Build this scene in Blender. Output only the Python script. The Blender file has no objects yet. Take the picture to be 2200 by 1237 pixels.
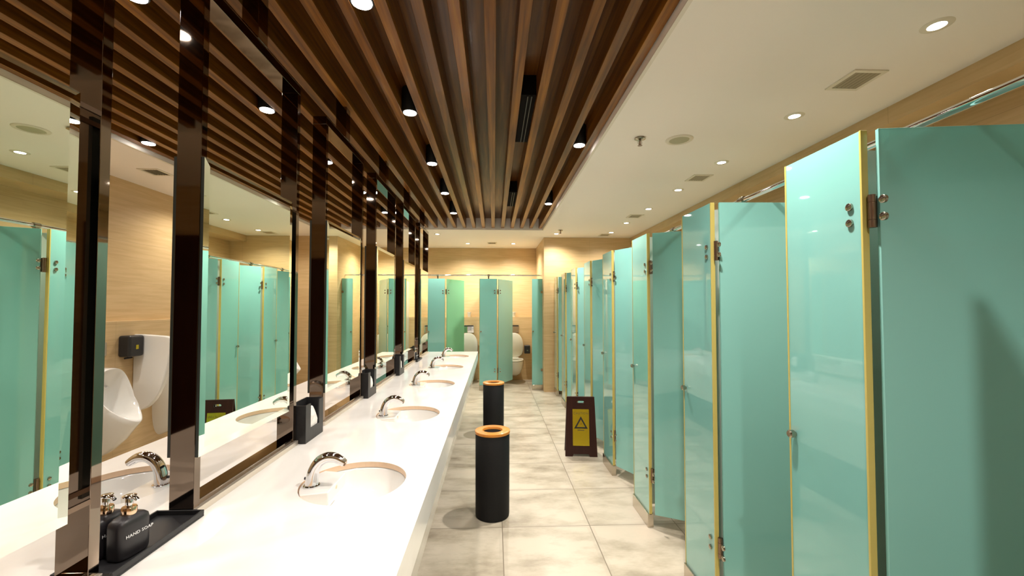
import bpy, bmesh, math, random
from mathutils import Vector, Matrix
random.seed(7)
PI = math.pi
scene = bpy.context.scene
C = scene.collection

# ------------------------------------------------------------------ camera
F_PX = 915.0
YAW = math.atan(38 / F_PX); PITCH = math.atan(27 / F_PX)
cam_d = bpy.data.cameras.new('camera'); cam = bpy.data.objects.new('camera', cam_d); C.objects.link(cam)
cam_d.sensor_width = 36; cam_d.lens = F_PX / 2200 * 36; cam_d.shift_y = 13.5 / 2200
cam_d.clip_start = 0.02
cam.location = (0, 0, 1.5); cam.rotation_euler = (PI / 2 + PITCH, 0, -YAW)
scene.camera = cam

# ------------------------------------------------------------------ world, exposure
w = bpy.data.worlds.new('world'); scene.world = w; w.use_nodes = True
w.node_tree.nodes['Background'].inputs[0].default_value = (1.0, 0.93, 0.82, 1)
w.node_tree.nodes['Background'].inputs[1].default_value = 0.02
scene.view_settings.view_transform = 'Standard'
scene.view_settings.look = 'None'
scene.view_settings.gamma = 1
scene.view_settings.use_curve_mapping = False
scene.view_settings.exposure = 1.15
scene.cycles.max_bounces = 9
scene.cycles.diffuse_bounces = 5
scene.cycles.glossy_bounces = 6
scene.cycles.transmission_bounces = 6
scene.cycles.caustics_reflective = False
scene.cycles.caustics_refractive = False
scene.cycles.sample_clamp_indirect = 4
scene.cycles.use_denoising = True

SLAT_LIGHT = 15.5      # downlights between the slats (W)
CEIL_LIGHT = 33.0      # downlights in the white ceiling (W)
SLAT_COL = (1.0, 0.91, 0.83)
CEIL_COL = (1.0, 0.93, 0.82)

# ------------------------------------------------------------------ materials
def mat(name, col, rough=0.5, metal=0.0, coat=0.0, spec=0.5, emis=None, es=0.0):
    m = bpy.data.materials.new(name); m.use_nodes = True
    b = m.node_tree.nodes['Principled BSDF']
    b.inputs['Base Color'].default_value = (*col, 1)
    b.inputs['Roughness'].default_value = rough
    b.inputs['Metallic'].default_value = metal
    b.inputs['Coat Weight'].default_value = coat
    b.inputs['Coat Roughness'].default_value = 0.05
    b.inputs['Specular IOR Level'].default_value = spec
    if emis:
        b.inputs['Emission Color'].default_value = (*emis, 1); b.inputs['Emission Strength'].default_value = es
    return m

def nodes(m): return m.node_tree.nodes, m.node_tree.links, m.node_tree.nodes['Principled BSDF']

def ramp(N, stops):
    r = N.new('ShaderNodeValToRGB')
    els = r.color_ramp.elements
    while len(els) < len(stops): els.new(0.5)
    for e, (p, c) in zip(els, stops): e.position = p; e.color = (*c, 1)
    return r

def noise_mat(name, stops, scale=(1, 1, 1), nscale=3.0, detail=6, rough=0.5, coat=0.0, distort=0.0, bump=0.0, spec=0.5):
    m = mat(name, stops[0][1], rough, 0, coat, spec); N, L, b = nodes(m)
    tc = N.new('ShaderNodeTexCoord'); mp = N.new('ShaderNodeMapping'); mp.inputs['Scale'].default_value = scale
    n = N.new('ShaderNodeTexNoise'); n.inputs['Scale'].default_value = nscale; n.inputs['Detail'].default_value = detail
    n.inputs['Distortion'].default_value = distort
    r = ramp(N, stops)
    L.new(tc.outputs['Object'], mp.inputs['Vector']); L.new(mp.outputs[0], n.inputs['Vector'])
    L.new(n.outputs['Fac'], r.inputs['Fac']); L.new(r.outputs[0], b.inputs['Base Color'])
    if bump:
        bp = N.new('ShaderNodeBump'); bp.inputs['Strength'].default_value = bump
        L.new(n.outputs['Fac'], bp.inputs['Height']); L.new(bp.outputs[0], b.inputs['Normal'])
    return m

def math_node(N, L, op, a, b=None, c=None):
    n = N.new('ShaderNodeMath'); n.operation = op
    for i, v in enumerate((a, b, c)):
        if v is None: continue
        if isinstance(v, (int, float)): n.inputs[i].default_value = v
        else: L.new(v, n.inputs[i])
    return n.outputs[0]

def grout_mask(N, L, coord, off, step, width):
    # 1 inside the joint line
    v = math_node(N, L, 'SUBTRACT', coord, off)
    v = math_node(N, L, 'DIVIDE', v, step)
    v = math_node(N, L, 'FRACT', v)
    v = math_node(N, L, 'SUBTRACT', v, 0.5)
    v = math_node(N, L, 'ABSOLUTE', v)
    return math_node(N, L, 'GREATER_THAN', v, 0.5 - width / step / 2)

def mixcol(N, L, fac, a, b):
    n = N.new('ShaderNodeMix'); n.data_type = 'RGBA'
    if isinstance(fac, (int, float)): n.inputs[0].default_value = fac
    else: L.new(fac, n.inputs[0])
    for i, v in ((6, a), (7, b)):
        if isinstance(v, tuple): n.inputs[i].default_value = (*v, 1)
        else: L.new(v, n.inputs[i])
    return n.outputs[2]

def floor_material():
    m = mat('floor_tile', (0.6, 0.55, 0.45), 0.32, 0, 0.0, 0.45); N, L, b = nodes(m)
    tc = N.new('ShaderNodeTexCoord'); sp = N.new('ShaderNodeSeparateXYZ'); L.new(tc.outputs['Object'], sp.inputs[0])
    gx = grout_mask(N, L, sp.outputs[0], 0.056, 0.6, 0.006)
    gy = grout_mask(N, L, sp.outputs[1], 2.945, 0.588, 0.006)
    g = math_node(N, L, 'MAXIMUM', gx, gy)
    # per tile brightness
    cx = math_node(N, L, 'FLOOR', math_node(N, L, 'DIVIDE', math_node(N, L, 'SUBTRACT', sp.outputs[0], 0.056), 0.6))
    cy = math_node(N, L, 'FLOOR', math_node(N, L, 'DIVIDE', math_node(N, L, 'SUBTRACT', sp.outputs[1], 2.945), 0.588))
    cmb = N.new('ShaderNodeCombineXYZ'); L.new(cx, cmb.inputs[0]); L.new(cy, cmb.inputs[1])
    wn = N.new('ShaderNodeTexWhiteNoise'); L.new(cmb.outputs[0], wn.inputs['Vector'])
    mp = N.new('ShaderNodeVectorMath'); mp.operation = 'MULTIPLY_ADD'
    L.new(wn.outputs['Color'], mp.inputs[0]); mp.inputs[1].default_value = (7, 7, 7); L.new(tc.outputs['Object'], mp.inputs[2])
    mpp = N.new('ShaderNodeMapping'); mpp.inputs['Scale'].default_value = (0.75, 1.5, 1); L.new(mp.outputs[0], mpp.inputs[0])
    n1 = N.new('ShaderNodeTexNoise'); n1.inputs['Scale'].default_value = 3.2; n1.inputs['Detail'].default_value = 8; n1.inputs['Roughness'].default_value = 0.62
    L.new(mpp.outputs[0], n1.inputs['Vector'])
    r = ramp(N, [(0.30, (0.26, 0.22, 0.16)), (0.44, (0.41, 0.36, 0.275)), (0.56, (0.52, 0.465, 0.37)), (0.75, (0.56, 0.48, 0.38))])
    L.new(n1.outputs['Fac'], r.inputs[0])
    # darker worn edges of each tile
    ex = grout_mask(N, L, sp.outputs[0], 0.056, 0.6, 0.05); ey = grout_mask(N, L, sp.outputs[1], 2.945, 0.588, 0.05)
    e = math_node(N, L, 'MULTIPLY', math_node(N, L, 'MAXIMUM', ex, ey), math_node(N, L, 'MULTIPLY', n1.outputs['Fac'], 0.35))
    c = mixcol(N, L, e, r.outputs[0], (0.34, 0.30, 0.24))
    c = mixcol(N, L, g, c, (0.20, 0.165, 0.12))
    L.new(c, b.inputs['Base Color'])
    bp = N.new('ShaderNodeBump'); bp.inputs['Strength'].default_value = 0.12; L.new(n1.outputs['Fac'], bp.inputs['Height']); L.new(bp.outputs[0], b.inputs['Normal'])
    return m

def wall_material(name, axis, tile_w=0.8, tile_h=0.4):
    # beige stone-look tile with fine horizontal waves; axis is the horizontal direction of the wall
    m = mat(name, (0.6, 0.43, 0.24), 0.38, 0, 0.0, 0.4); N, L, b = nodes(m)
    tc = N.new('ShaderNodeTexCoord'); sp = N.new('ShaderNodeSeparateXYZ'); L.new(tc.outputs['Object'], sp.inputs[0])
    mp = N.new('ShaderNodeMapping'); mp.inputs['Scale'].default_value = (1.6, 1.6, 22); L.new(tc.outputs['Object'], mp.inputs[0])
    n = N.new('ShaderNodeTexNoise'); n.inputs['Scale'].default_value = 1.6; n.inputs['Detail'].default_value = 7; n.inputs['Distortion'].default_value = 0.6
    L.new(mp.outputs[0], n.inputs['Vector'])
    r = ramp(N, [(0.3, (0.55, 0.38, 0.19)), (0.5, (0.60, 0.425, 0.22)), (0.7, (0.645, 0.465, 0.25))])
    L.new(n.outputs['Fac'], r.inputs[0])
    g = math_node(N, L, 'MAXIMUM', grout_mask(N, L, sp.outputs[axis], 0.1, tile_w, 0.003), grout_mask(N, L, sp.outputs[2], 0.14, tile_h, 0.003))
    c = mixcol(N, L, math_node(N, L, 'MULTIPLY', g, 0.45), r.outputs[0], (0.30, 0.20, 0.10))
    L.new(c, b.inputs['Base Color'])
    return m

def wood_material(name, dark=1.0):
    m = mat(name, (0.2, 0.09, 0.03), 0.38, 0, 0.12, 0.22); N, L, b = nodes(m)
    tc = N.new('ShaderNodeTexCoord')
    oi = N.new('ShaderNodeObjectInfo')
    ad = N.new('ShaderNodeVectorMath'); ad.operation = 'ADD'; L.new(tc.outputs['Object'], ad.inputs[0])
    ms = N.new('ShaderNodeVectorMath'); ms.operation = 'SCALE'; ms.inputs[3].default_value = 13
    cm = N.new('ShaderNodeCombineXYZ'); L.new(oi.outputs['Random'], cm.inputs[0]); L.new(oi.outputs['Random'], cm.inputs[1])
    L.new(cm.outputs[0], ms.inputs[0]); L.new(ms.outputs[0], ad.inputs[1])
    mp = N.new('ShaderNodeMapping'); mp.inputs['Scale'].default_value = (26, 1.1, 26); L.new(ad.outputs[0], mp.inputs[0])
    n = N.new('ShaderNodeTexNoise'); n.inputs['Scale'].default_value = 1.5; n.inputs['Detail'].default_value = 6; n.inputs['Distortion'].default_value = 0.4
    L.new(mp.outputs[0], n.inputs['Vector'])
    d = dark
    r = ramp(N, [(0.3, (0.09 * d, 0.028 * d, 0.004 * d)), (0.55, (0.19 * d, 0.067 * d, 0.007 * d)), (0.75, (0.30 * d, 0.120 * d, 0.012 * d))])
    L.new(n.outputs['Fac'], r.inputs[0])
    hs = N.new('ShaderNodeHueSaturation'); L.new(r.outputs[0], hs.inputs['Color'])
    v = math_node(N, L, 'MULTIPLY_ADD', oi.outputs['Random'], 0.5, 0.8); L.new(v, hs.inputs['Value'])
    L.new(hs.outputs[0], b.inputs['Base Color'])
    return m

def frosted_glass(name, col, trans_col, tfac=0.45, gloss=1.0):
    m = bpy.data.materials.new(name); m.use_nodes = True
    N, L = m.node_tree.nodes, m.node_tree.links; N.clear()
    out = N.new('ShaderNodeOutputMaterial'); d = N.new('ShaderNodeBsdfDiffuse'); t = N.new('ShaderNodeBsdfTranslucent')
    g = N.new('ShaderNodeBsdfGlossy'); g.inputs['Roughness'].default_value = 0.03
    d.inputs[0].default_value = (*col, 1); t.inputs[0].default_value = (*trans_col, 1); g.inputs[0].default_value = (1, 1, 1, 1)
    m1 = N.new('ShaderNodeMixShader'); m1.inputs[0].default_value = tfac
    L.new(d.outputs[0], m1.inputs[1]); L.new(t.outputs[0], m1.inputs[2])
    fr = N.new('ShaderNodeFresnel'); fr.inputs['IOR'].default_value = 1.5
    f = math_node(N, L, 'MULTIPLY', fr.outputs[0], gloss)
    m2 = N.new('ShaderNodeMixShader'); L.new(f, m2.inputs[0]); L.new(m1.outputs[0], m2.inputs[1]); L.new(g.outputs[0], m2.inputs[2])
    L.new(m2.outputs[0], out.inputs[0])
    return m

M = {}
M['floor'] = floor_material()
M['wall_x'] = wall_material('beige_tile_along_x', 0)
M['wall_y'] = wall_material('beige_tile_along_y', 1)
M['ceiling'] = mat('ceiling_paint', (0.92, 0.865, 0.80), 0.6)
M['pit_edge'] = mat('ceiling_edge_paint', (0.78, 0.72, 0.62), 0.5)
M['wood'] = wood_material('slat_wood')
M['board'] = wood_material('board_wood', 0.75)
M['glass'] = frosted_glass('teal_frosted_glass', (0.34, 0.76, 0.70), (0.41, 0.89, 0.83), 0.38, 1.5)
M['glass_white'] = frosted_glass('white_frosted_glass', (0.80, 0.84, 0.76), (0.85, 0.9, 0.82), 0.35)
M['glass_green'] = frosted_glass('green_frosted_glass', (0.36, 0.86, 0.50), (0.42, 0.94, 0.58), 0.5)
M['glass_edge'] = mat('yellow_glass_edge', (0.52, 0.43, 0.12), 0.25)
M['mirror'] = mat('mirror_silver', (0.89, 0.95, 0.83), 0.0, 1.0)
M['mirror_edge'] = mat('mirror_edge', (0.03, 0.035, 0.03), 0.3)
M['bronze'] = noise_mat('black_mirror_steel', [(0.3, (0.22, 0.17, 0.13)), (0.7, (0.26, 0.20, 0.155))], nscale=2, rough=0.035)
M['bronze'].node_tree.nodes['Principled BSDF'].inputs['Metallic'].default_value = 1.0
M['steel'] = mat('brushed_steel', (0.55, 0.50, 0.42), 0.22, 1.0)
M['light_steel'] = mat('light_satin_steel', (0.78, 0.70, 0.60), 0.35, 0.8)
M['chrome'] = mat('chrome', (0.78, 0.78, 0.80), 0.06, 1.0)
M['hinge'] = mat('bronze_hinge', (0.26, 0.18, 0.13), 0.3, 1.0)
M['stud'] = mat('nickel_stud', (0.42, 0.38, 0.30), 0.2, 1.0)
M['counter'] = noise_mat('white_quartz', [(0.35, (0.80, 0.77, 0.73)), (0.5, (0.84, 0.82, 0.78)), (0.7, (0.86, 0.84, 0.81))], scale=(1, 0.6, 1), nscale=2.5, distort=1.5, rough=0.12, spec=0.5)
M['cut_edge'] = mat('peach_cut_edge', (0.78, 0.56, 0.38), 0.3)
M['ceramic'] = mat('white_ceramic', (0.83, 0.82, 0.79), 0.07, 0, 0.5)
M['toilet'] = mat('cream_ceramic', (0.78, 0.76, 0.66), 0.1, 0, 0.4)
M['black'] = noise_mat('matt_black_plastic', [(0.3, (0.010, 0.010, 0.011)), (0.7, (0.016, 0.016, 0.018))], nscale=60, rough=0.42)
M['bin'] = noise_mat('black_powder_coat', [(0.3, (0.006, 0.006, 0.007)), (0.7, (0.010, 0.010, 0.011))], nscale=180, rough=0.65, bump=0.05, spec=0.25)
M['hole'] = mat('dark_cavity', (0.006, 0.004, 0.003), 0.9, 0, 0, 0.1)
M['orange'] = noise_mat('orange_wood_ring', [(0.3, (0.55, 0.19, 0.02)), (0.7, (0.68, 0.26, 0.035))], scale=(1, 12, 1), nscale=5, rough=0.3, coat=0.3)
M['sign'] = noise_mat('dark_red_wood', [(0.3, (0.020, 0.0045, 0.0035)), (0.7, (0.032, 0.008, 0.006))], scale=(20, 20, 1), nscale=3, rough=0.35, coat=0.1, spec=0.3)
M['gold'] = mat('gold_plate', (0.52, 0.44, 0.03), 0.16, 0.75)
M['ink'] = mat('black_print', (0.01, 0.01, 0.01), 0.5)
M['ink_faint'] = mat('faded_print', (0.10, 0.08, 0.015), 0.5)
M['ink_red'] = mat('red_print', (0.22, 0.02, 0.01), 0.5)
M['white_print'] = mat('white_print', (0.85, 0.85, 0.85), 0.5)
M['gold_collar'] = mat('rose_gold_collar', (0.85, 0.62, 0.42), 0.12, 1.0)
M['bottle'] = mat('soft_black_bottle', (0.018, 0.016, 0.018), 0.38)
M['tissue'] = noise_mat('white_tissue', [(0.3, (0.75, 0.72, 0.68)), (0.7, (0.86, 0.84, 0.80))], nscale=20, rough=0.9)
M['lens_w'] = mat('lamp_lens', (1, 1, 1), 0.4, emis=(1, 0.97, 0.92), es=14)
M['can'] = mat('black_can', (0.006, 0.006, 0.007), 0.5)
M['white_plastic'] = mat('white_plastic', (0.75, 0.70, 0.58), 0.4)
M['speaker_cloth'] = mat('speaker_mesh', (0.42, 0.40, 0.26), 0.6)
M['grille'] = mat('grille_metal', (0.36, 0.30, 0.19), 0.5)
M['maroon'] = noise_mat('maroon_door_wood', [(0.3, (0.035, 0.008, 0.006)), (0.7, (0.06, 0.015, 0.01))], scale=(20, 20, 1), nscale=2, rough=0.3)

# ------------------------------------------------------------------ mesh builder
class MB:
    def __init__(s): s.v = []; s.f = []; s.m = []
    def add(s, vs, fs, mi=0, T=None):
        o = len(s.v)
        for p in vs:
            p = Vector(p)
            if T is not None: p = T @ p
            s.v.append(tuple(p))
        for f in fs: s.f.append(tuple(i + o for i in f)); s.m.append(mi)
        return s
    def box(s, x0, x1, y0, y1, z0, z1, mi=0, T=None, sides=None):
        vs = [(x, y, z) for z in (z0, z1) for y in (y0, y1) for x in (x0, x1)]
        fs = [(0, 2, 3, 1), (4, 5, 7, 6), (0, 1, 5, 4), (2, 6, 7, 3), (0, 4, 6, 2), (1, 3, 7, 5)]  # -z +z -y +y -x +x
        if sides is None: return s.add(vs, fs, mi, T)
        s.add(vs, fs, mi, T); s.m[-6:] = list(sides)
        return s
    def rings(s, rs, mi=0, cap0=True, cap1=True, closed=True, T=None):
        n = len(rs[0]); vs = [p for r in rs for p in r]; fs = []
        for i in range(len(rs) - 1):
            for j in range(n if closed else n - 1):
                k = (j + 1) % n
                fs.append((i * n + j, i * n + k, (i + 1) * n + k, (i + 1) * n + j))
        if cap0: fs.append(tuple(reversed(range(n))))
        if cap1: fs.append(tuple(range((len(rs) - 1) * n, len(rs) * n)))
        return s.add(vs, fs, mi, T)
    def lathe(s, prof, n=32, mi=0, T=None, cap0=True, cap1=True):
        rs = [[(r * math.cos(2 * PI * j / n), r * math.sin(2 * PI * j / n), z) for j in range(n)] for r, z in prof]
        return s.rings(rs, mi, cap0, cap1, T=T)
    def tube(s, pts, rad, n=16, mi=0, T=None, flat=1.0):
        pts = [Vector(p) for p in pts]; rs = []
        if isinstance(rad, (int, float)): rad = [rad] * len(pts)
        up = Vector((0, 0, 1)); prev = None
        for i, p in enumerate(pts):
            d = (pts[min(i + 1, len(pts) - 1)] - pts[max(i - 1, 0)]).normalized()
            if prev is None:
                a = up if abs(d.z) < 0.95 else Vector((0, 1, 0))
                u = d.cross(a).normalized()
            else: u = (prev - d * prev.dot(d)).normalized()
            prev = u; v = d.cross(u).normalized()
            rs.append([tuple(p + u * math.cos(2 * PI * j / n) * rad[i] + v * math.sin(2 * PI * j / n) * rad[i] * flat) for j in range(n)])
        return s.rings(rs, mi, T=T)
    def prism(s, poly, a0, a1, axis='y', mi=0, T=None):
        # poly of (u, v) swept along axis
        def P(u, v, a): return {'x': (a, u, v), 'y': (u, a, v), 'z': (u, v, a)}[axis]
        return s.rings([[P(u, v, a0) for u, v in poly], [P(u, v, a1) for u, v in poly]], mi, T=T)
    def build(s, name, mats, parent=None, smooth=None, bevel=0.0, loc=None, weld=False):
        me = bpy.data.meshes.new(name); me.from_pydata(s.v, [], s.f)
        if not isinstance(mats, (list, tuple)): mats = [mats]
        for q in mats: me.materials.append(M[q] if isinstance(q, str) else q)
        me.polygons.foreach_set('material_index', s.m)
        bm = bmesh.new(); bm.from_mesh(me)
        if weld: bmesh.ops.remove_doubles(bm, verts=bm.verts, dist=1e-5)
        bmesh.ops.recalc_face_normals(bm, faces=bm.faces); bm.to_mesh(me); bm.free()
        if smooth:
            me.polygons.foreach_set('use_smooth', [True] * len(me.polygons))
            me.set_sharp_from_angle(angle=math.radians(smooth))
        o = bpy.data.objects.new(name, me); C.objects.link(o)
        if parent: o.parent = parent
        if loc: o.location = loc
        if bevel:
            b = o.modifiers.new('bevel', 'BEVEL'); b.width = bevel; b.segments = 3; b.limit_method = 'ANGLE'; b.angle_limit = math.radians(40)
        return o

def tag(o, label=None, cat=None, group=None, kind=None):
    if label: o['label'] = label
    if cat: o['category'] = cat
    if group: o['group'] = group
    if kind: o['kind'] = kind
    return o

def thing(name, label, cat, loc=(0, 0, 0), rz=0, group=None, kind=None):
    o = bpy.data.objects.new(name, None); o.empty_display_size = 0.1; C.objects.link(o)
    o.location = loc; o.rotation_euler = (0, 0, rz)
    return tag(o, label, cat, group, kind)

def dup(root, loc=None, rz=None, label=None, group=None):
    r = root.copy(); C.objects.link(r)
    if loc is not None: r.location = loc
    if rz is not None: r.rotation_euler = (0, 0, rz)
    if label: r['label'] = label
    if group: r['group'] = group
    def rec(a, b):
        for ch in list(a.children):
            c = ch.copy(); C.objects.link(c); c.parent = b; rec(ch, c)
    rec(root, r)
    return r

def struct(name, mb, mats, **k):
    return tag(mb.build(name, mats, **k), kind='structure')

def text_mesh(name, body, size, material, parent, loc, rot, depth=0.0004, space=1.0):
    cu = bpy.data.curves.new(name, 'FONT'); cu.body = body; cu.size = size; cu.extrude = depth
    cu.align_x = 'CENTER'; cu.align_y = 'CENTER'; cu.space_character = space; cu.resolution_u = 3
    t = bpy.data.objects.new('tmp_text', cu); C.objects.link(t)
    dg = bpy.context.evaluated_depsgraph_get(); dg.update()
    me = bpy.data.meshes.new_from_object(t.evaluated_get(dg)); bpy.data.objects.remove(t)
    me.materials.clear(); me.materials.append(M[material]); me.name = name
    o = bpy.data.objects.new(name, me); C.objects.link(o); o.parent = parent
    o.location = loc; o.rotation_euler = rot
    return o

# ------------------------------------------------------------------ dimensions
CEIL = 2.735
LW, RW = -3.6, 2.72          # side walls
FY, BY = -1.67, 8.95         # wall behind camera, back wall
PX0, PX1, PY0, PY1 = -2.79, 0.775, -0.30, 6.82   # slatted pit
BH = 2.43                    # bulkhead face
SOF = 2.63

# ------------------------------------------------------------------ room shell
struct('floor', MB().box(LW - 0.1, RW + 0.1, FY - 0.1, BY + 0.1, -0.1, 0), 'floor')
struct('wall_left', MB().box(LW - 0.1, LW, FY, BY, 0, 3.05).box(LW, LW + 0.10, FY, 7.52, 0, 1.365), 'wall_y')
struct('wall_right', MB().box(RW, RW + 0.1, FY, BY, 0, 3.05), 'wall_y')
struct('wall_back', MB().box(LW, 0.88, BY, BY + 0.1, 0, 3.05).box(-2.86, 0.88, BY - 0.14, BY, 0, 1.29), 'wall_x')
struct('wall_front', MB().box(LW, RW, FY - 0.1, FY, 0, 3.05), 'wall_x')
struct('wall_corner_right', MB().box(0.88, RW, 7.52, BY + 0.1, 0, CEIL + 0.02), 'wall_x')
struct('wall_corner_left', MB().box(LW, -2.86, 7.52, BY + 0.1, 0, CEIL + 0.02), 'wall_x')
struct('trim_1', MB().box(BH, RW, FY, 7.52, SOF, CEIL + 0.01), 'wall_y')           # beam above the cubicles
mb = MB()                                                           # ceiling around the slatted pit
mb.box(LW, PX0, FY, BY, CEIL, CEIL + 0.25).box(PX1, RW, FY, BY, CEIL, CEIL + 0.25)
mb.box(PX0, PX1, FY, PY0, CEIL, CEIL + 0.25).box(PX0, PX1, PY1, BY, CEIL, CEIL + 0.25)
struct('ceiling', mb, 'ceiling')
struct('trim_2', MB().box(PX0 - 0.02, PX0, PY0, PY1, CEIL - 0.006, CEIL + 0.0).box(PX1, PX1 + 0.02, PY0, PY1, CEIL - 0.006, CEIL), 'pit_edge')
# maroon door behind the camera, seen in the polished posts
mb = MB().box(-3.45, -2.25, FY, FY + 0.05, 0, 2.22)
d = struct('door_1', mb, 'maroon', bevel=0.004)

# ------------------------------------------------------------------ slatted ceiling
sl = thing('slatted_ceiling', 'dark brown timber slats running lengthwise over the washbasins, set in the white ceiling', 'slatted ceiling', ((PX0 + PX1) / 2, 3.2, 2.94))
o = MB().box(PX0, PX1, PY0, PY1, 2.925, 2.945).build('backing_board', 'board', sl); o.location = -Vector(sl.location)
sm = None
SLX = [0.74 - 0.152 * k for k in range(24)]
for k, x in enumerate(SLX):
    if sm is None:
        o = MB().box(-0.026, 0.026, PY0 - 3.2, PY1 - 3.2, -0.175, -0.015).build('slat', 'wood', sl, bevel=0.002); sm = o
    else:
        o = sm.copy(); C.objects.link(o); o.parent = sl
    o.location = (x - sl.location.x, 0, 0)

# ------------------------------------------------------------------ lamps
def spot(parent, z, energy, col, ang=150, blend=0.7, r=0.04):
    l = bpy.data.lights.new('lamp', 'SPOT'); l.energy = energy; l.color = col; l.spot_size = math.radians(ang); l.spot_blend = blend
    l.shadow_soft_size = r
    o = bpy.data.objects.new('lamp', l); C.objects.link(o); o.parent = parent; o.location = (0, 0, z)
    return o

def slat_light(x, y, label, e=1.0):
    t = thing('downlight', label, 'ceiling light', (x, y, 2.765), 0, 'black can downlights between the slats')
    MB().lathe([(0.047, 0.0), (0.050, 0.006), (0.050, 0.158)], 32).build('housing', 'can', t, smooth=40)
    MB().lathe([(0.041, -0.003), (0.041, 0.0)], 32).build('lens', 'lens_w', t)
    spot(t, -0.012, SLAT_LIGHT * e, SLAT_COL, 128, 0.9)
def ceil_light(x, y, label, e=1.0):
    t = thing('downlight', label, 'ceiling light', (x, y, CEIL), 0, 'small round downlights in the white ceiling')
    MB().lathe([(0.033, -0.004), (0.052, -0.004), (0.058, -0.001), (0.058, 0.002)], 32, cap0=False).build('trim_ring', 'white_plastic', t, smooth=40)
    MB().lathe([(0.033, -0.003), (0.033, 0.001)], 32).build('lens', 'lens_w', t)
    spot(t, -0.012, CEIL_LIGHT * e, CEIL_COL, 150, 0.8)
ordn = ['nearest', 'second', 'third', 'fourth', 'fifth', 'sixth', 'seventh']
for k, y in enumerate([0.77, 1.76, 2.77, 3.76, 4.74, 5.75]):
    nm = ['overhead', 'nearest', 'second', 'third', 'fourth', 'farthest'][k]
    slat_light(-0.552, y, f'round downlight between dark slats, {nm} of the row above the near washbasins')
    slat_light(-1.464, y, f'round downlight between dark slats, {nm} of the row beyond the mirrors')
for k, y in enumerate([-0.1, 1.38, 3.28, 5.18]):
    nm = ['behind the camera', 'almost overhead', 'nearer of the two visible', 'farther of the two visible'][k]
    slat_light(0.664, y, f'round downlight at the right edge of the slatted ceiling, {nm}', 6.6)
    slat_light(-2.680, y + 0.1, f'round downlight at the far left edge of the slatted ceiling, {nm}')
for k, y in enumerate([1.755, 2.645, 3.53, 4.39, 5.26, 6.16, 6.97]):
    nm = ordn[k] + ' from the camera'
    ceil_light(1.94, y, f'small bright recessed downlight over the right cubicles, {nm}')
for k, y in enumerate([1.3, 3.1, 4.9, 6.7]):
    ceil_light(-3.10, y, f'small recessed downlight over the urinals, {ordn[k]} from the camera')
ceil_light(1.045, 7.12, 'small recessed downlight beside the end of the slats, before the right corner wall', 1.6)
ceil_light(-0.967, 7.24, 'small recessed downlight just beyond the end of the slats, near the mirrors', 1.6)
ceil_light(-0.519, 8.29, 'small recessed downlight over the back cubicles, left of the vent', 2.2)
ceil_light(0.371, 8.29, 'small recessed downlight over the back cubicles, right of the vent', 2.2)
ceil_light(-1.95, 8.29, 'small recessed downlight over the leftmost back cubicle', 2.2)

# ------------------------------------------------------------------ vents, sprinklers, speaker
def vent(x, y, label, sx=0.07, sy=0.08):
    t = thing('ceiling_vent', label, 'air vent', (x, y, CEIL), 0, 'square air vents in the white ceiling')
    f = MB()
    f.box(-sx - .022, sx + .022, -sy - .022, -sy, -.006, .002).box(-sx - .022, sx + .022, sy, sy + .022, -.006, .002)
    f.box(-sx - .022, -sx, -sy, sy, -.006, .002).box(sx, sx + .022, -sy, sy, -.006, .002)
    f.build('frame', 'white_plastic', t)
    MB().box(-sx, sx, -sy, sy, -0.001, 0.002).build('backing', 'hole', t)
    for i in range(6):
        xx = -sx + sx * 2 * (i + 0.5) / 6
        MB().add([(xx - .006, -sy, -.0015), (xx + .008, -sy, -.0055), (xx + .008, sy, -.0055), (xx - .006, sy, -.0015)], [(0, 1, 2, 3)]).box(xx + .007, xx + .009, -sy, sy, -.006, -.001).build('slat', 'grille', t)
    return t
vent(1.965, 2.205, 'square slatted air vent in the white ceiling, nearest on the right')
vent(1.955, 3.965, 'square slatted air vent over the right cubicles, second from the camera')
vent(1.91, 5.69, 'square slatted air vent over the right cubicles, third from the camera')
vent(1.89, 7.2, 'square slatted air vent over the right cubicles, farthest, against the end wall')
vent(-0.046, 8.22, 'square air vent over the back cubicles between two downlights')
vent(-3.1, 4.0, 'square slatted air vent over the urinals beyond the mirrors')

def slot_vent(x, y0, y1, label):
    t = thing('slot_vent', label, 'air vent', (x, (y0 + y1) / 2, 2.9), 0, 'black slot vents between the slats')
    h = (y1 - y0) / 2
    MB().box(-.048, .048, -h, h, -0.10, 0.024).build('duct', 'hole', t)
    MB().box(-.006, .000, -h + .01, h - .01, -.107, -.10).box(.018, .024, -h + .01, h - .01, -.107, -.10).build('blade', 'black', t)
    return t
slot_vent(0.208, 2.57, 3.32, 'long black slot vent between two slats, the nearer one')
slot_vent(0.208, 4.78, 5.47, 'short black slot vent between two slats, the farther one')

def sprinkler(x, y, label):
    t = thing('sprinkler', label, 'sprinkler', (x, y, CEIL), 0, 'fire sprinklers in the white ceiling')
    MB().lathe([(0.036, -0.001), (0.040, -0.010), (0.022, -0.018), (0.010, -0.022)], 24).build('escutcheon', 'stud', t, smooth=50)
    MB().tube([(0, 0, -.02), (0, 0, -.052)], 0.006).tube([(0.012, 0, -.025), (0.014, 0, -.04), (0.002, 0, -.055)], 0.002, 8).tube([(-0.012, 0, -.025), (-0.014, 0, -.04), (-0.002, 0, -.055)], 0.002, 8).build('frame', 'hinge', t, smooth=40)
    mb = MB().lathe([(0.003, -.053), (0.017, -.056), (0.017, -.058), (0.003, -.059)], 16).build('deflector', 'hinge', t)
sprinkler(1.063, 3.04, 'small dark fire sprinkler in the white ceiling, left of the round speaker')
sprinkler(1.061, 6.78, 'small dark fire sprinkler beside the far end of the slatted ceiling')
sprinkler(-3.07, 2.1, 'small dark fire sprinkler over the urinals, nearer one')
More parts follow.
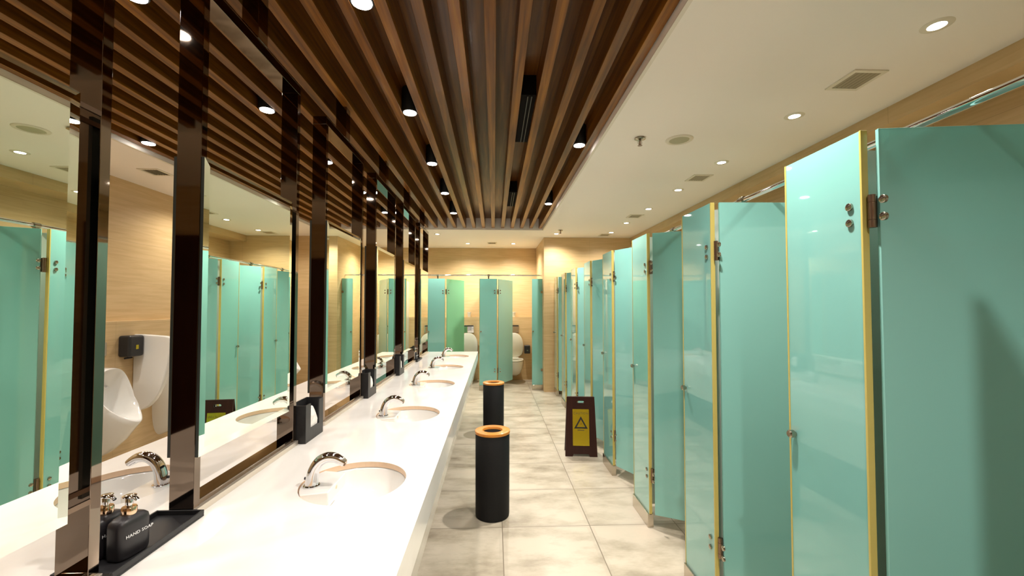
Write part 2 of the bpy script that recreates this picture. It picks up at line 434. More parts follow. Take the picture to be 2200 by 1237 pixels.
sprinkler(-3.0, 5.2, 'small dark fire sprinkler over the urinals, farther one')
t = thing('ceiling_speaker', 'round cream speaker in the white ceiling beside the sprinkler', 'speaker', (1.365, 3.06, CEIL))
MB().lathe([(0.070, -0.004), (0.074, -0.008), (0.094, -0.006), (0.098, -0.001), (0.098, 0.002)], 40, cap0=False).build('rim', 'white_plastic', t, smooth=50)
MB().lathe([(0.0720, -0.0045), (0.0720, 0.001)], 40).build('grille', 'speaker_cloth', t)
t = thing('ceiling_speaker', 'round cream speaker in the ceiling over the urinals', 'speaker', (-3.35, 3.2, CEIL))
MB().lathe([(0.070, -0.004), (0.074, -0.008), (0.094, -0.006), (0.098, -0.001), (0.098, 0.002)], 40, cap0=False).build('rim', 'white_plastic', t, smooth=50)
MB().lathe([(0.0720, -0.0045), (0.0720, 0.001)], 40).build('grille', 'speaker_cloth', t)

# ------------------------------------------------------------------ cubicles
H_GL = 2.01
def cubicle(loc, rz, label, group, panel=0.32, door=0.53, ang=85, depth=1.62, door_mat='glass', with_door=True, knob_y=None):
    t = thing('toilet_cubicle', label, 'toilet cubicle', loc, rz, group)
    E = [0, 0, 1, 1, 0, 0]
    p = MB().box(-0.002, 0.014, 0, panel, 0.085, H_GL, sides=E).build('front_panel', ['glass', 'glass_edge'], t, bevel=0.0015)
    for ya, yb in ((-0.002, 0.005), (panel - 0.005, panel + 0.002)):
        MB().box(-0.004, 0.016, ya, yb, 0.092, H_GL).build('edge_refraction', 'glass_edge', p, bevel=0.001)  # added strips, coloured as the yellow light refracted in the glass edges
    MB().box(-0.014, 0.026, 0.0, panel, 0, 0.092).build('base_shoe', 'steel', t, bevel=0.002)
    ky = panel - 0.028 if knob_y is None else knob_y
    k = MB().tube([(0.0, ky, 1.055), (-0.008, ky, 1.055), (-0.010, ky, 1.055), (-0.024, ky, 1.055), (-0.028, ky, 1.055)], [0.007, 0.007, 0.013, 0.014, 0.010], 20).build('knob', 'stud', p, smooth=40)
    MB().box(0.03, depth, 0.150, 0.162, 0.09, H_GL, sides=[0, 0, 0, 0, 1, 1]).build('divider_panel', ['glass_white', 'glass_edge'], t)
    for xx in (0.25, depth - 0.15):
        MB().box(xx - .025, xx + .025, 0.142, 0.170, 0, 0.095).build('divider_foot', 'steel', t, bevel=0.002)
    if with_door:
        a = math.radians(ang)
        T = Matrix.Translation((0.014, -0.018, 0)) @ Matrix.Rotation(a, 4, 'Z')   # local -y is the leaf direction
        lf = MB().box(-0.006, 0.006, -door, -0.014, 0.098, H_GL - 0.004, sides=[0, 0, 1, 0, 0, 0]).build('door_panel', [door_mat, 'glass_edge'], t, bevel=0.0015)
        lf.matrix_local = T
        for hz in (1.772, 0.355):
            h = MB().lathe([(0.0095, -.047), (0.0095, -.026), (0.0082, -.0255), (0.0082, -.0245), (0.0095, -.024), (0.0095, .024), (0.0082, .0245), (0.0082, .0255), (0.0095, .026), (0.0095, .047)], 16).build('hinge', 'hinge', t, smooth=40, loc=(0.014, -0.014, hz))
            MB().box(0.0125, 0.0175, 0.006, 0.070, -.045, .045, T=Matrix.Translation((-.014, .014, 0))).build('hinge_plate', 'hinge', h, bevel=0.001)
            pl = MB().box(0.0065, 0.0115, -0.070, -0.008, -.045, .045).build('hinge_plate', 'hinge', h, bevel=0.001)
            pl.matrix_local = Matrix.Translation((0, -0.004, 0)) @ Matrix.Rotation(a, 4, 'Z')
            for dz in (-.024, .024):
                s1 = MB().tube([(-.0005, 0.042, dz), (-.008, .042, dz), (-.0095, .042, dz)], [.0115, .0115, .0095], 18, T=Matrix.Translation((-.014, .014, 0))).build('stud', 'stud', h, smooth=40)
                s2 = MB().tube([(-.006, -0.046, dz), (-.013, -.046, dz), (-.0145, -.046, dz)], [.0115, .0115, .0095], 18).build('stud', 'stud', h, smooth=40)
                s2.matrix_local = pl.matrix_local.copy()
    return t
hy = [0.31, 1.175, 2.03, 2.90, 3.79, 4.655, 5.50, 6.32, 7.17]
an = [86, 83, 88, 62, 26, 22, 41, 33, 50]
rl = ['right-hand cubicle beside the camera with its teal glass door open',
      'nearest right-hand cubicle, bright pale front panel, large dark teal door at the right edge',
      'second right-hand cubicle with narrow teal front panel and door open square to the aisle',
      'third right-hand cubicle with pale panel on a steel shoe, in front of the second',
      'fourth right-hand cubicle, teal panel and half-closed door, just in front of the caution sign',
      'fifth right-hand cubicle, behind the caution sign, wide nearly closed teal door',
      'sixth right-hand cubicle, third from the far end wall',
      'seventh right-hand cubicle, next to last before the beige corner wall',
      'farthest right-hand cubicle, touching the beige corner wall']
for k in range(9):
    cubicle((1.06, hy[k], 0), 0, rl[k], 'frosted glass cubicles along the right side', ang=an[k], panel=0.32 if k < 8 else 0.30)
bl = ['middle back cubicle facing the aisle, right of the countertop end, its toilet in view',
      'back cubicle just beyond the countertop end, with the bright green door leaf',
      'back cubicle hidden behind the mirrors, leftmost of the back row']
for k in range(3):
    t = cubicle((0.05 - 0.935 * k, 7.72, 0), PI / 2, bl[k], 'frosted glass cubicles along the back wall', ang=62, depth=1.08, door=0.60,
            door_mat='glass_green' if k == 1 else 'glass')
# last fixed strip against the corner wall
t = thing('glass_partition', 'narrow teal glass strip on a white shoe clamped to the right corner wall', 'glass partition', (0.88, 7.74, 0))
p = MB().box(-0.195, -0.002, 0, 0.012, 0.085, H_GL, sides=[0, 0, 0, 0, 1, 1]).build('glass_panel', ['glass', 'glass_edge'], t, bevel=0.0015)
MB().box(-0.195, -0.002, -0.014, 0.026, 0, 0.09).build('base_shoe', 'steel', t, bevel=0.002)
MB().tube([(-.175, 0, 1.055), (-.175, -.010, 1.055), (-.175, -.028, 1.055)], [0.007, 0.014, 0.012], 20).build('knob', 'stud', p, smooth=40)
for z in (1.77, 0.36): MB().box(-.035, -.002, -.016, .0, z - .02, z + .02).build('wall_clamp', 'stud', p, bevel=0.002)

def rail(name, label, p0, p1, brackets, drop=.0515):
    t = thing(name, label, 'rail', p0)
    v = Vector(p1) - Vector(p0)
    MB().tube([(0, 0, 0), tuple(v)], 0.0125, 20).build('tube', 'chrome', t, smooth=40)
    for q in brackets:
        q = Vector(q) - Vector(p0)
        along = v.normalized()
        MB().tube([tuple(q - along * 0.02), tuple(q + along * 0.02)], 0.019, 20).box(q.x - .012, q.x + .012, q.y - .012, q.y + .012, q.z - drop, q.z - .01).build('bracket', 'stud', t, smooth=40)
rail('support_rail', 'chrome rail running above the right-hand cubicles', (1.31, FY + 0.001, 2.062), (1.31, 7.519, 2.062), [(1.31, y + 0.156, 2.062) for y in hy])
rail('support_rail', 'chrome rail running above the back cubicles', (-2.859, 7.90, 2.085), (0.879, 7.90, 2.085), [(0.05 - 0.935 * k - 0.156, 7.90, 2.085) for k in range(3)], .0745)

# ------------------------------------------------------------------ vanity counter
CX0, CX1, CY0, CY1, CZ = -1.64, -0.236, -0.45, 6.24, 0.85
BYS = [1.635 + 1.005 * k for k in range(5)]
RX, RY = 0.188, 0.198
BXN, BXF = -0.522, -1.352
def top_cell(mb, x0, x1, y0, y1, cx, cy, zt, zb):
    n = 64
    angs = sorted(set([2 * PI * i / n for i in range(n)] + [math.atan2(y - cy, x - cx) % (2 * PI) for x in (x0, x1) for y in (y0, y1)]))
    E, Rr = [], []
    for a in angs:
        c, s_ = math.cos(a), math.sin(a)
        tt = min([((x1 - cx) / c if c > 1e-9 else (x0 - cx) / c if c < -1e-9 else 1e9), ((y1 - cy) / s_ if s_ > 1e-9 else (y0 - cy) / s_ if s_ < -1e-9 else 1e9)])
        Rr.append((cx + c * tt, cy + s_ * tt))
        r = RX * RY / math.sqrt((RY * c) ** 2 + (RX * s_) ** 2)
        E.append((cx + c * r, cy + s_ * r))
    m = len(angs)
    mb.add([(x, y, zt) for x, y in E] + [(x, y, zt) for x, y in Rr], [(i, (i + 1) % m, m + (i + 1) % m, m + i) for i in range(m)], 0)
    mb.add([(x, y, zt) for x, y in E] + [(x, y, zb) for x, y in E], [(i, m + i, m + (i + 1) % m, (i + 1) % m) for i in range(m)], 1)
mb = MB(); XM = (CX0 + CX1) / 2
ys = [CY0, BYS[0] - 0.5] + [BYS[k] + 0.5025 for k in range(4)] + [CY1]
mb.add([(CX0, ys[0], CZ), (CX1, ys[0], CZ), (CX1, ys[1], CZ), (CX0, ys[1], CZ)], [(0, 1, 2, 3)])
for k in range(5):
    top_cell(mb, XM, CX1, ys[k + 1], ys[k + 2], BXN, BYS[k], CZ, CZ - 0.022)
    top_cell(mb, CX0, XM, ys[k + 1], ys[k + 2], BXF, BYS[k], CZ, CZ - 0.022)
def ring_wall(mb, z0, z1, x0=CX0, x1=CX1, y0=CY0, y1=CY1):
    c = [(x0, y0), (x1, y0), (x1, y1), (x0, y1)]
    for i in range(4):
        a, b = c[i], c[(i + 1) % 4]
        mb.add([(a[0], a[1], z0), (b[0], b[1], z0), (b[0], b[1], z1), (a[0], a[1], z1)], [(0, 1, 2, 3)])
ring_wall(mb, CZ - 0.115, CZ)
vt = thing('vanity_counter', 'long white double-sided countertop with undermount basins down the middle of the room', 'washbasin counter', (XM, 3.0, 0))
def at_root(o, root): o.location = -Vector(root.location); return o
me_top = mb.build('countertop', ['counter', 'cut_edge'], vt, weld=True); at_root(me_top, vt)
mb = MB()
for s in (1, -1):
    xa = CX1 - 0.001 if s == 1 else CX0 + 0.001
    xb = xa - s * 0.07; 
    poly = [(xa, CZ - 0.115), (xb, 0.43), (xb - s * 0.02, 0.43), (xa - s * 0.02, CZ - 0.115)]
    at_root(MB().prism(poly, CY0 + .01, CY1 - .001, 'y').build('apron', 'counter', vt), vt)
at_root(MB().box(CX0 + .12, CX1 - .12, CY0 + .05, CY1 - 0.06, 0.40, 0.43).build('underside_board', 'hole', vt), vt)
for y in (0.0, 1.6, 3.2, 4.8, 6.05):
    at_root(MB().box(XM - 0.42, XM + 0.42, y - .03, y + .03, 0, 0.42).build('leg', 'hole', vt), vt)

def basin(cx, cy, s, label):
    # s=+1: user side is +x
    t = thing('wash_basin', label, 'washbasin', (cx, cy, CZ), 0 if s > 0 else PI, 'white oval undermount washbasins')
    n = 56
    def ell(kx, ky, z, ox=0): return [(ox + kx * math.cos(2 * PI * j / n), ky * math.sin(2 * PI * j / n), z) for j in range(n)]
    rs = [ell(RX + .012, RY + .012, -.024), ell(RX + .002, RY + .002, -.0225), ell(RX - .004, RY - .004, -.03), ell(RX - .012, RY - .012, -.07), ell(RX - .035, RY - .04, -.115, .01), ell(.09, .10, -.14, .02), ell(.026, .026, -.148, .03)]
    MB().rings(rs, cap0=False, cap1=False).rings([ell(RX + .012, RY + .012, -.024), ell(RX + .006, RY + .006, -.08), ell(RX - .03, RY - .03, -.135, .01), ell(.08, .09, -.16, .02)], cap0=False).build('bowl', 'ceramic', t, smooth=60)
    MB().lathe([(0.0, -.147), (0.012, -.145), (0.024, -.145), (0.027, -.148)], 24, T=Matrix.Translation((.03, 0, 0)), cap0=False, cap1=False).build('drain', 'chrome', t, smooth=40)
    # faucet ledge: inside the back of the opening
    pts = []
    for i in range(13):
        a = PI - 0.62 + 1.24 * i / 12
        pts.append(((RX - .0035) * math.cos(a), (RY - .0035) * math.sin(a)))
    x1 = -0.062
    w0, w1 = pts[0][1], pts[-1][1]
    poly = [(x1, w0 * 0.80)] + pts + [(x1, w1 * 0.80)]
    rs = [[(x, y, -.002) for x, y in poly], [(x, y, -.045) for x, y in poly],
          [(-RX + (x + RX) * .72, y * .92, -.10) for x, y in poly]]
    led = MB().rings(rs).build('faucet_ledge', 'ceramic', t, smooth=30, bevel=0.004)
    MB().tube([(x1 - .004, -.012, -.016), (x1 + .0015, -.012, -.016)], 0.0065, 16).build('overflow_hole', 'cut_edge', led)
    return t
def faucet(x, y, s, label):
    t = thing('faucet', label, 'faucet', (x, y, CZ - 0.002), 0 if s > 0 else PI, 'curved chrome basin faucets')
    P = []; R = []
    ctrl = [(0, 0), (.002, .03), (.010, .058), (.028, .084), (.055, .098), (.082, .097), (.104, .086), (.118, .076)]
    rad = [.024, .0215, .020, .0195, .019, .0175, .0155, .0135]
    m = 40
    for i in range(m + 1):
        u = i / m * (len(ctrl) - 1); k = min(int(u), len(ctrl) - 2); f = u - k
        def cr(a, b, c, d): return 0.5 * (2 * b + (c - a) * f + (2 * a - 5 * b + 4 * c - d) * f * f + (3 * b - 3 * c + d - a) * f ** 3)
        idx = [max(k - 1, 0), k, k + 1, min(k + 2, len(ctrl) - 1)]
        P.append((cr(*[ctrl[j][0] for j in idx]), 0, cr(*[ctrl[j][1] for j in idx]) + .004))
        R.append(rad[k] * (1 - f) + rad[k + 1] * f)
    MB().tube(P, R, 24).build('spout', 'chrome', t, smooth=50)
    MB().lathe([(.029, 0), (.029, .004), (.025, .007)], 32).build('base_ring', 'chrome', t, smooth=40)
    MB().tube([(P[-1][0] - .001, 0, P[-1][2]), (P[-1][0] + .004, 0, P[-1][2] - .003)], .0085, 16).build('aerator', 'hinge', t)
    MB().tube([(-.021, 0, .028), (-.0255, 0, .028)], .005, 12).build('sensor', 'black', t)
    return t
o5 = ['nearest', 'second', 'third', 'fourth', 'farthest']
for k, y in enumerate(BYS):
    basin(BXN, y, 1, f'white oval basin on the near side of the counter, {o5[k]} from the camera')
    faucet(-0.664, y - 0.035, 1, f'curved chrome faucet on the near side of the counter, {o5[k]} from the camera')
    basin(BXF, y, -1, f'white oval basin beyond the mirrors, {o5[k]} from the camera')
    faucet(-1.219, y + 0.0, -1, f'curved chrome faucet beyond the mirrors, {o5[k]} from the camera')

# ------------------------------------------------------------------ mirror units
UF, UB = -0.937, -1.012
UL = 0.685
def mirror_unit(y0, label):
    t = thing('mirror_stand', label, 'mirror', ((UF + UB) / 2, y0, CZ), 0, 'mirrors between black posts')
    hx = (UF - UB) / 2
    for y in (0, UL - .028):
        MB().box(-hx, hx, y, y + .028, 0, 1.715 - 0.045).build('post', 'bronze', t, bevel=0.0012)
    MB().box(-hx, hx, 0, UL, 1.67, 1.715).build('top_beam', 'bronze', t, bevel=0.0012)
    MB().box(-hx + .01, hx - .004, .028, UL - .028, 0, .036).build('base_rail', 'bronze', t, bevel=0.001)
    MB().box(hx - .004, hx + .012, .0, UL, 0, .020).build('base_strip', 'light_steel', t, bevel=0.001)
    MB().box(-.025, .040, UL / 2 - .035, UL / 2 + .035, 1.715, 2.072).build('hanger', 'bronze', t, bevel=0.001)
    # thin mirror panels with bevelled rims, one facing each way
    ya, yb, za, zb, bw, bd = .002, .595, .178, 1.130, .024, .0020
    def rect(x, q): return [(x, ya + q, za + q), (x, yb - q, za + q), (x, yb - q, zb - q), (x, ya + q, zb - q)]
    for s_ in (1, -1):
        mb = MB().rings([rect(s_ * (hx + .0005), 0), rect(s_ * (hx + .012 - bd), 0), rect(s_ * (hx + .012), bw)], 0)
        mb.m = [1] * 4 + [0] * 4 + [1, 0]
        mb.build('mirror', ['mirror', 'mirror_edge'], t)
        for zz in (za + .02, zb - .02):
            MB().box(min(s_ * (hx - .006), s_ * (hx + .0005)), max(s_ * (hx - .006), s_ * (hx + .0005)), yb - .02, UL - .027, zz - .006, zz + .006).build('clamp', 'hinge', t)
    return t
for k in range(6):
    nm = ['nearest one, at the left edge of the view', 'second along, showing the caution sign reflected', 'third along, just past the nearest tissue holder', 'fourth along, just past the second tissue holder', 'fifth along, just past the third tissue holder', 'farthest one, at the end of the counter']
    mirror_unit(0.385 + 1.003 * k, 'tall clear mirror between black posts, ' + nm[k])

# ------------------------------------------------------------------ things on the counter
def tray(y, label):
    t = MB(); x0, x1 = -1.045, -0.902; h = .16
    t.box(x0, x1, -h, h, 0, .006)
    t.box(x0, x0 + .006, -h, h, .006, .020).box(x1 - .006, x1, -h, h, .006, .020).box(x0 + .006, x1 - .006, -h, -h + .006, .006, .020).box(x0 + .006, x1 - .006, h - .006, h, .006, .020)
    o = t.build('soap_tray', 'black', bevel=0.0015, loc=(0, y, CZ)); return tag(o, label, 'tray', 'black trays on the counter')
tray(1.225, 'shallow black tray holding two black soap bottles, at the lower left')
tray(5.24, 'shallow black tray with one dispenser near the far end of the counter')
def soap(x, y, rz, label, written=True):
    t = thing('soap_dispenser', label, 'soap bottle', (x, y, CZ + .006), rz, 'black pump bottles with chrome heads')
    def sup(a, b, z, n=40, p=3.6):
        r = []
        for j in range(n):
            c, s_ = math.cos(2 * PI * j / n), math.sin(2 * PI * j / n)
            r.append((math.copysign(abs(c) ** (2 / p), c) * a, math.copysign(abs(s_) ** (2 / p), s_) * b, z))
        return r
    rs = [sup(.020, .036, 0), sup(.0245, .0415, .004), sup(.026, .0435, .014), sup(.026, .0435, .094), sup(.0245, .041, .106), sup(.020, .033, .114), sup(.014, .018, .119, p=2.4), sup(.0125, .0125, .121, p=2)]
    b = MB().rings(rs).build('bottle', 'bottle', t, smooth=50)
    MB().lathe([(.0165, .119), (.0170, .121), (.0170, .137), (.0155, .140), (.009, .1405)], 28).build('collar', 'gold_collar', t, smooth=40)
    pm = MB().lathe([(.0065, .140), (.0065, .146), (.0085, .147), (.0085, .163), (.0075, .165)], 20)
    pm.tube([(-.006, 0, .166), (.006, -.001, .168), (.022, -.004, .168), (.032, -.006, .163)], [.0065, .007, .0055, .0045], 14)
    pm.lathe([(.004, .165), (.0145, .1685), (.0155, .1715), (.012, .1735), (.0, .1742)], 24, cap1=False)
    pm.build('pump_head', 'chrome', t, smooth=50)
    if written:
        text_mesh('lettering', 'HAND SOAP', .0125, 'white_print', b, (.0264, .006, .066), (PI / 2, 0, PI / 2), space=1.05)
    t.scale = (1, 1, .88)
    return t
soap(-.953, 1.170, -0.15, 'black pump bottle marked HAND SOAP, the front one on the near tray')
soap(-1.016, 1.175, -0.15, 'black pump bottle half hidden behind the front one, beside the mirror post')
soap(-.955, 5.19, -0.2, 'black pump bottle on the tray at the far end of the counter')

def tissue_box(y, label):
    t = thing('tissue_holder', label, 'tissue holder', (-.905, y, CZ), 0, 'black upright tissue holders')
    x0, x1, y0, y1, h = -.075, .012, 0.0, .205, .180; th = .006; 
    ua, ub, uz = .055, .155, .060
    mb = MB()
    mb.box(x0, x1, y0, y1, 0, th)
    mb.box(x0, x0 + th, y0, y1, th, h).box(x0 + th, x1 - th, y0, y0 + th, th, h).box(x0 + th, x1 - th, y1 - th, y1, th, h)
    mb.box(x1 - th, x1, y0, y1, th, uz).box(x1 - th, x1, y0, ua, uz, h).box(x1 - th, x1, ub, y1, uz, h)
    mb.build('holder', 'black', t)
    # crumpled stack of paper inside
    rng = random.Random(int(y * 100))
    n = 14; rows = []
    for i, z in enumerate([.012, .05, .085, .115, .135, .145]):
        r = []
        for j in range(n):
            a = 2 * PI * j / n
            px = math.copysign(abs(math.cos(a)) ** .5, math.cos(a)) * (.033 if i < 4 else .024 - .004 * (i - 4)); py = math.copysign(abs(math.sin(a)) ** .5, math.sin(a)) * (.070 if i < 3 else .055 - .006 * (i - 3))
            r.append((-.030 + px + rng.uniform(-.003, .003), .102 + py + rng.uniform(-.006, .006), z + rng.uniform(-.006, .006) * (i > 0)))
        rows.append(r)
    MB().rings(rows).build('tissue', 'tissue', t)
    return t
tissue_box(2.077, 'black tissue holder with white tissues showing, nearest on the counter')
tissue_box(3.080, 'black tissue holder with torn white tissue, second along the mirrors')
tissue_box(4.083, 'black tissue holder between the fourth and fifth mirrors')

# ------------------------------------------------------------------ litter bins
def litter_bin(x, y, label):
    t = thing('litter_bin', label, 'litter bin', (x, y, 0), 0, 'tall black cylindrical bins with orange rims')
    MB().lathe([(.116, 0), (.120, .003), (.122, .02), (.1235, .588), (.121, .592)], 64).build('body', 'bin', t, smooth=40)
    MB().lathe([(.068, .586), (.070, .606), (.073, .610), (.120, .610), (.1265, .607), (.128, .600), (.1265, .589), (.121, .586)], 64, cap0=False, cap1=False).build('rim_ring', 'orange', t, smooth=50)
    MB().lathe([(.0685, .594), (.0685, .5925)], 48).build('opening', 'hole', t)
    return t
litter_bin(-0.012, 3.125, 'tall black cylindrical bin with an orange rim, the nearer of the two')
litter_bin(-0.008, 5.09, 'tall black cylindrical bin with an orange rim, the farther one behind the first')

# ------------------------------------------------------------------ caution sign
t = thing('caution_sign', 'dark red folding floor sign with a gold caution plate beside the right cubicles', 'floor sign', (0.885, 4.375, 0), math.radians(-7))
def sign_board(sgn):
    Wb, Wt, Hh = .160, .140, .585
    lean = math.atan2(.085, Hh)
    n = 10
    # outline with handle slot and foot notch, local u (width) and v (height)
    out = [(-Wb, 0), (-.088, 0), (-.075, .025), (.075, .025), (.088, 0), (Wb, 0), (Wt, Hh), (-Wt, Hh)]
    bm = bmesh.new()
    slot = []
    for k in range(4):
        cx = .022 * (1 if k in (0, 3) else -1); cz = Hh - .055 + .002 * (1 if k < 2 else -1)
        for j in range(5):
            a = PI / 2 * k + PI / 2 * j / 4
            slot.append((cx + .014 * math.cos(a), cz + .012 * math.sin(a)))
    vo = [bm.verts.new((x, 0, z)) for x, z in out]; vi = [bm.verts.new((x, 0, z)) for x, z in slot]
    eo = [bm.edges.new((vo[i], vo[(i + 1) % len(vo)])) for i in range(len(vo))]
    ei = [bm.edges.new((vi[i], vi[(i + 1) % len(vi)])) for i in range(len(vi))]
    bmesh.ops.triangle_fill(bm, use_beauty=True, edges=eo + ei)
    r = bmesh.ops.extrude_face_region(bm, geom=bm.faces[:])
    bmesh.ops.translate(bm, vec=(0, .014, 0), verts=[v for v in r['geom'] if isinstance(v, bmesh.types.BMVert)])
    bmesh.ops.recalc_face_normals(bm, faces=bm.faces)
    me = bpy.data.meshes.new('board'); bm.to_mesh(me); bm.free(); me.materials.append(M['sign'])
    o = bpy.data.objects.new('board', me); C.objects.link(o); o.parent = t
    T = Matrix.Translation((0, -.098, 0)) @ Matrix.Rotation(-lean, 4, 'X')
    if sgn < 0: T = Matrix.Rotation(PI, 4, 'Z') @ T
    o.matrix_local = T
    return o
for sgn in (1, -1):
    b = sign_board(sgn)
    pl = MB().box(-.083, .083, -.003, .0, .105, .462).build('plate', 'gold', b, bevel=0.001)
    if sgn > 0:
        text_mesh('lettering', 'CAUTION', .030, 'ink_faint', pl, (0, -.0033, .420), (PI / 2, 0, 0), space=1.15)
        zt = .392; zb2 = .272
        def tri(s0): 
            c = (0, zb2 + (zt - zb2) / 3); return [(c[0] + (x - c[0]) * s0, -.0034, c[1] + (z - c[1]) * s0) for x, z in ((-.068, zb2), (.068, zb2), (0, zt))]
        MB().rings([tri(1.0), [(x, -.0042, z) for x, _, z in tri(1.0)], [(x, -.0042, z) for x, _, z in tri(.64)], [(x, -.0034, z) for x, _, z in tri(.64)]], cap0=False, cap1=False).build('warning_triangle', 'ink', pl)
        # slipping figure inside the triangle
        fg = MB().tube([(-.004, -.0040, .340), (.004, -.0040, .322), (.016, -.0040, .308)], [.005, .006, .003], 8, flat=.15)
        fg.tube([(.004, -.004, .322), (-.010, -.004, .309), (-.004, -.004, .298)], [.004, .004, .003], 8, flat=.15).tube([(-.004, -.004, .347), (-.004, -.004, .353)], [.005, .004], 10, flat=.15)
        fg.build('slipping_figure', 'ink_red', pl)
        MB().box(-.034, .034, -.0036, -.003, .252, .260).build('printed_line', 'ink_faint', pl)

# ------------------------------------------------------------------ toilets at the back
def toilet(x, label):
    t = thing('toilet', label, 'toilet', (x, BY - 0.14, 0), PI, 'wall-hung cream toilets with raised lids')  # local +y points to the user
    n = 44
    def egg(w, l0, l1, z, cy):
        r = []
        for j in range(n):
            a = 2 * PI * j / n; c, s_ = math.cos(a), math.sin(a)
            r.append((w * math.copysign(abs(c) ** .85, c), cy + (l1 if s_ > 0 else l0) * math.copysign(abs(s_) ** .9, s_), z))
        return r
    MB().rings([egg(.085, .18, .10, .12, .19), egg(.125, .20, .17, .16, .20), egg(.165, .21, .26, .26, .21), egg(.180, .21, .29, .36, .215), egg(.182, .21, .30, .395, .215), egg(.175, .20, .29, .402, .215)]
        , cap1=False).rings([egg(.175, .20, .29, .402, .215), egg(.135, .12, .22, .40, .235), egg(.125, .11, .20, .34, .235), egg(.06, .06, .09, .26, .22)], cap0=False).build('bowl', 'toilet', t, smooth=50)
    MB().rings([egg(.183, .17, .302, .404, .215), egg(.186, .17, .306, .414, .215), egg(.180, .165, .298, .424, .215), egg(.125, .105, .205, .422, .235), egg(.120, .10, .20, .404, .235)], cap0=False, cap1=False).build('seat', 'toilet', t, smooth=50)
    T = Matrix.Translation((0, .060, .43)) @ Matrix.Rotation(math.radians(88), 4, 'X')
    def lid(w, z, k=1):
        return [(x_, y_, z) for x_, y_, _ in egg(w, .02 * k, .0, 0, .0)]
    ld = []
    for q, z in ((.97, 0.0), (1.0, .006), (1.0, .016), (.95, .022)):
        r = []
        for j in range(n):
            a = 2 * PI * j / n; c, s_ = math.cos(a), math.sin(a)
            r.append((.185 * q * math.copysign(abs(c) ** .8, c), .23 + (.235 if s_ > 0 else .225) * q * math.copysign(abs(s_) ** (.95 if s_ > 0 else .45), s_), z))
        ld.append(r)
    MB().rings(ld, T=T).build('lid', 'toilet', t, smooth=50)
    MB().box(-.10, .10, .004, .10, .405, .435).build('hinge_bar', 'toilet', t, bevel=.006)
    t.scale = (1.08, 1.0, 1.08)
    return t
for k, x in enumerate([0.39, -0.54, -1.48]):
    lb = [('cream wall-hung toilet with its lid up, fully visible through the open back cubicle', 'chrome flush plate above the right toilet', 'white paper cup on the ledge above the right toilet'),
          ('cream wall-hung toilet with its lid up, behind the end of the countertop', 'chrome flush plate above the toilet behind the countertop end', 'white paper cup on the ledge left of the middle cubicle'),
          ('cream wall-hung toilet in the leftmost back cubicle, behind the mirrors', 'chrome flush plate in the leftmost back cubicle', 'white paper cup in the leftmost back cubicle')][k]
    toilet(x, lb[0])
    ft = thing('flush_plate', lb[1], 'flush plate', (x + .0, BY - .14, 1.04), PI, 'chrome flush plates')
    MB().box(-.12, .12, 0, .012, -.075, .085).build('plate', 'chrome', ft, bevel=.006)
    for s in (-1, 1): MB().box(-.045 + s * .048, .045 + s * .048, .012, .018, -.05, .05).build('button', 'chrome', ft, bevel=.004)
    MB().box(-.11, .11, .012, .016, .058, .078).build('top_strip', 'black', ft)
    cp = MB().lathe([(.030, 0), (.032, .003), (.042, .095), (.044, .098), (.043, .1), (.040, .097), (.030, .01)], 28, cap1=True).build('paper_cup', 'ceramic', smooth=40, loc=(x + .018, BY - .07, 1.29))
    tag(cp, lb[2], 'cup', 'paper cups on the back ledge')
    if k < 2:
        pr = thing('paper_dispenser', ['black toilet paper holder on the wall right of the fully visible toilet', 'black toilet paper holder by the toilet behind the countertop end'][k], 'paper holder', (x + .285, BY - .14, .63), PI, 'black paper holders in the back cubicles')
        MB().box(-.06, .06, 0, .11, -.085, .085).build('case', 'black', pr, bevel=.015)
        MB().box(-.012, .012, .1095, .112, -.03, -.01).build('lock', 'stud', pr)

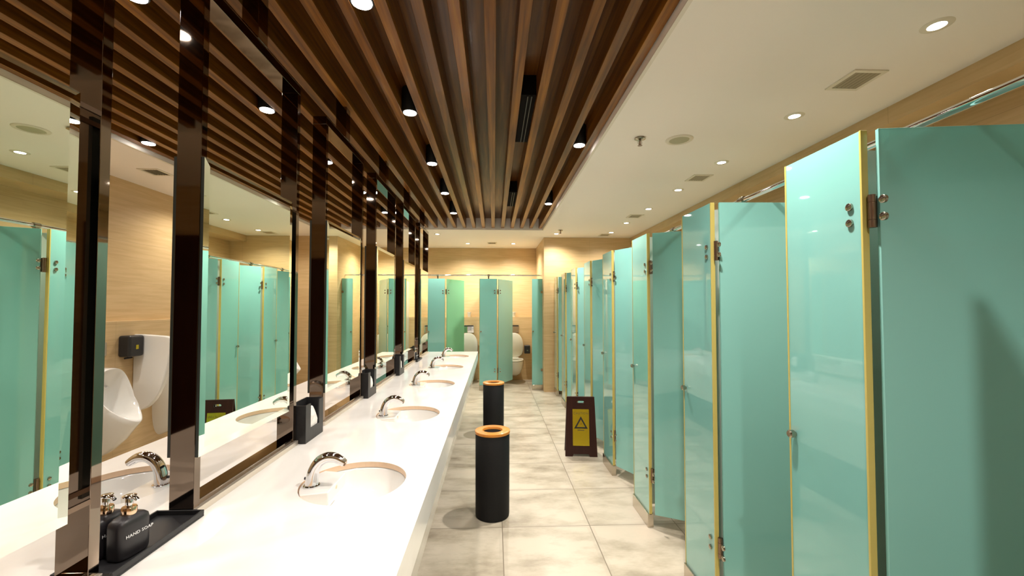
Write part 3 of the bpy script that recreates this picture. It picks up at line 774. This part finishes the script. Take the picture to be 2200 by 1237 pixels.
# ------------------------------------------------------------------ urinals on the left wall
UW = LW + 0.10
def urinal(y, label):
    t = thing('urinal', label, 'urinal', (UW, y, 0), 0, 'white ceramic urinals on the left wall')
    n = 56
    def ring(f):
        return [f(2 * PI * j / n) for j in range(n)]
    def sq(v, p): return math.copysign(abs(v) ** p, v)
    def wall(a): return (0.0, .172 * sq(math.cos(a), .6), .56 + .40 * sq(math.sin(a), .8))
    def rim(a, g=0.0, dx=0.0):
        s_ = math.sin(a); c = math.cos(a)
        z = (.68 + (.275 - g) * sq(s_, .75)) if s_ > 0 else (.68 + (.20 - g) * sq(s_, 1.0))
        x = .12 + .245 * ((1 - s_) / 2) ** 2.0 + dx
        wd = .165 - .045 * max(0, -s_) ** 2
        return (x, (wd - g) * sq(c, .7 if s_ > 0 else .95), z)
    def mid(a, k):
        W, Rm = wall(a), rim(a)
        s_ = math.sin(a)
        return (Rm[0] * k, W[1] * (1 - k) + Rm[1] * k * 1.0 + .012 * math.sin(PI * k) * sq(math.cos(a), 1), W[2] * (1 - k) + Rm[2] * k - .05 * math.sin(PI * k) * max(0, -s_))
    rs = [ring(wall), ring(lambda a: mid(a, .33)), ring(lambda a: mid(a, .66)), ring(lambda a: mid(a, .93)), ring(lambda a: rim(a, .004, .006)), ring(lambda a: rim(a, .014, .004)),
          ring(lambda a: (rim(a, .030)[0] - .02, rim(a, .03)[1], rim(a, .03)[2]))]
    def inner(a, kx, kw, zc, rz): return (kx, kw * sq(math.cos(a), .8), zc + rz * math.sin(a))
    rs.append(ring(lambda a: (rim(a)[0] * .55 + .005, .115 * sq(math.cos(a), .8), .66 + (.20 if math.sin(a) > 0 else .16) * math.sin(a))))
    rs.append(ring(lambda a: inner(a, .045, .08, .62, .14)))
    rs.append(ring(lambda a: inner(a, .03, .03, .56, .04)))
    MB().rings(rs).build('body', 'ceramic', t, smooth=70)
    MB().tube([(.05, 0, .80), (.075, 0, .80), (.085, 0, .79)], [.008, .008, .014], 12).build('water_jet', 'chrome', t, smooth=40)
    MB().lathe([(.028, 0), (.028, .004), (.012, .006)], 24, T=Matrix.Translation((.05, 0, .54)) @ Matrix.Rotation(.9, 4, 'Y')).build('drain', 'chrome', t, smooth=40)
    return t
def urinal_divider(y, label):
    out = [(0, 1.235), (.10, 1.232), (.30, 1.215), (.345, 1.20)]
    for i in range(1, 13):
        a = PI / 2 * i / 12
        out.append((.352 * math.cos(a) ** .75 if i < 12 else 0, 1.19 - .70 * math.sin(a) ** 1.15))
    o = MB().prism(out, -.028, .028, 'y').build('urinal_divider', 'ceramic', smooth=30, bevel=.012, loc=(UW, y, 0))
    return tag(o, label, 'urinal divider', 'white ceramic dividers between the urinals')
uo = ['first from the camera', 'second from the camera', 'third, seen large through the first gap', 'fourth, partly behind the curved divider', 'fifth from the camera', 'sixth from the camera', 'seventh, at the far end']
for k in range(7):
    y = 3.93 + .78 * (k - 2)
    if k in (0,): pass
    urinal(y, f'white ceramic urinal on the beige left wall, {uo[k]}')
    f2 = thing('flush_plate', f'steel flush plate above the urinal that is {uo[k]}', 'flush plate', (UW, y + .02, 1.12), -PI / 2, 'steel flush plates above the urinals')
    MB().box(-.05, .05, 0, .010, -.06, .06).build('plate', 'steel', f2, bevel=.003)
    MB().box(-.018, .018, .010, .013, .01, .035).build('sensor_window', 'black', f2)
    if k < 6: urinal_divider(y + .39, f'white curved ceramic divider beyond the urinal that is {uo[k]}')
dsp = thing('paper_dispenser', 'black square dispenser on the left wall between the urinal and the curved divider', 'dispenser', (UW, 4.205, 1.13), -PI / 2)
MB().box(-.085, .085, 0, .11, -.10, .10).build('case', 'black', dsp, bevel=.02)
MB().box(-.015, .015, .109, .112, -.03, .01).build('badge', 'gold', dsp)
MB().tube([(-.04, .03, -.115), (.04, .03, -.115)], .008, 12).tube([(0, .03, -.10), (0, .03, -.115)], .01, 10).build('outlet', 'black', dsp, smooth=40)
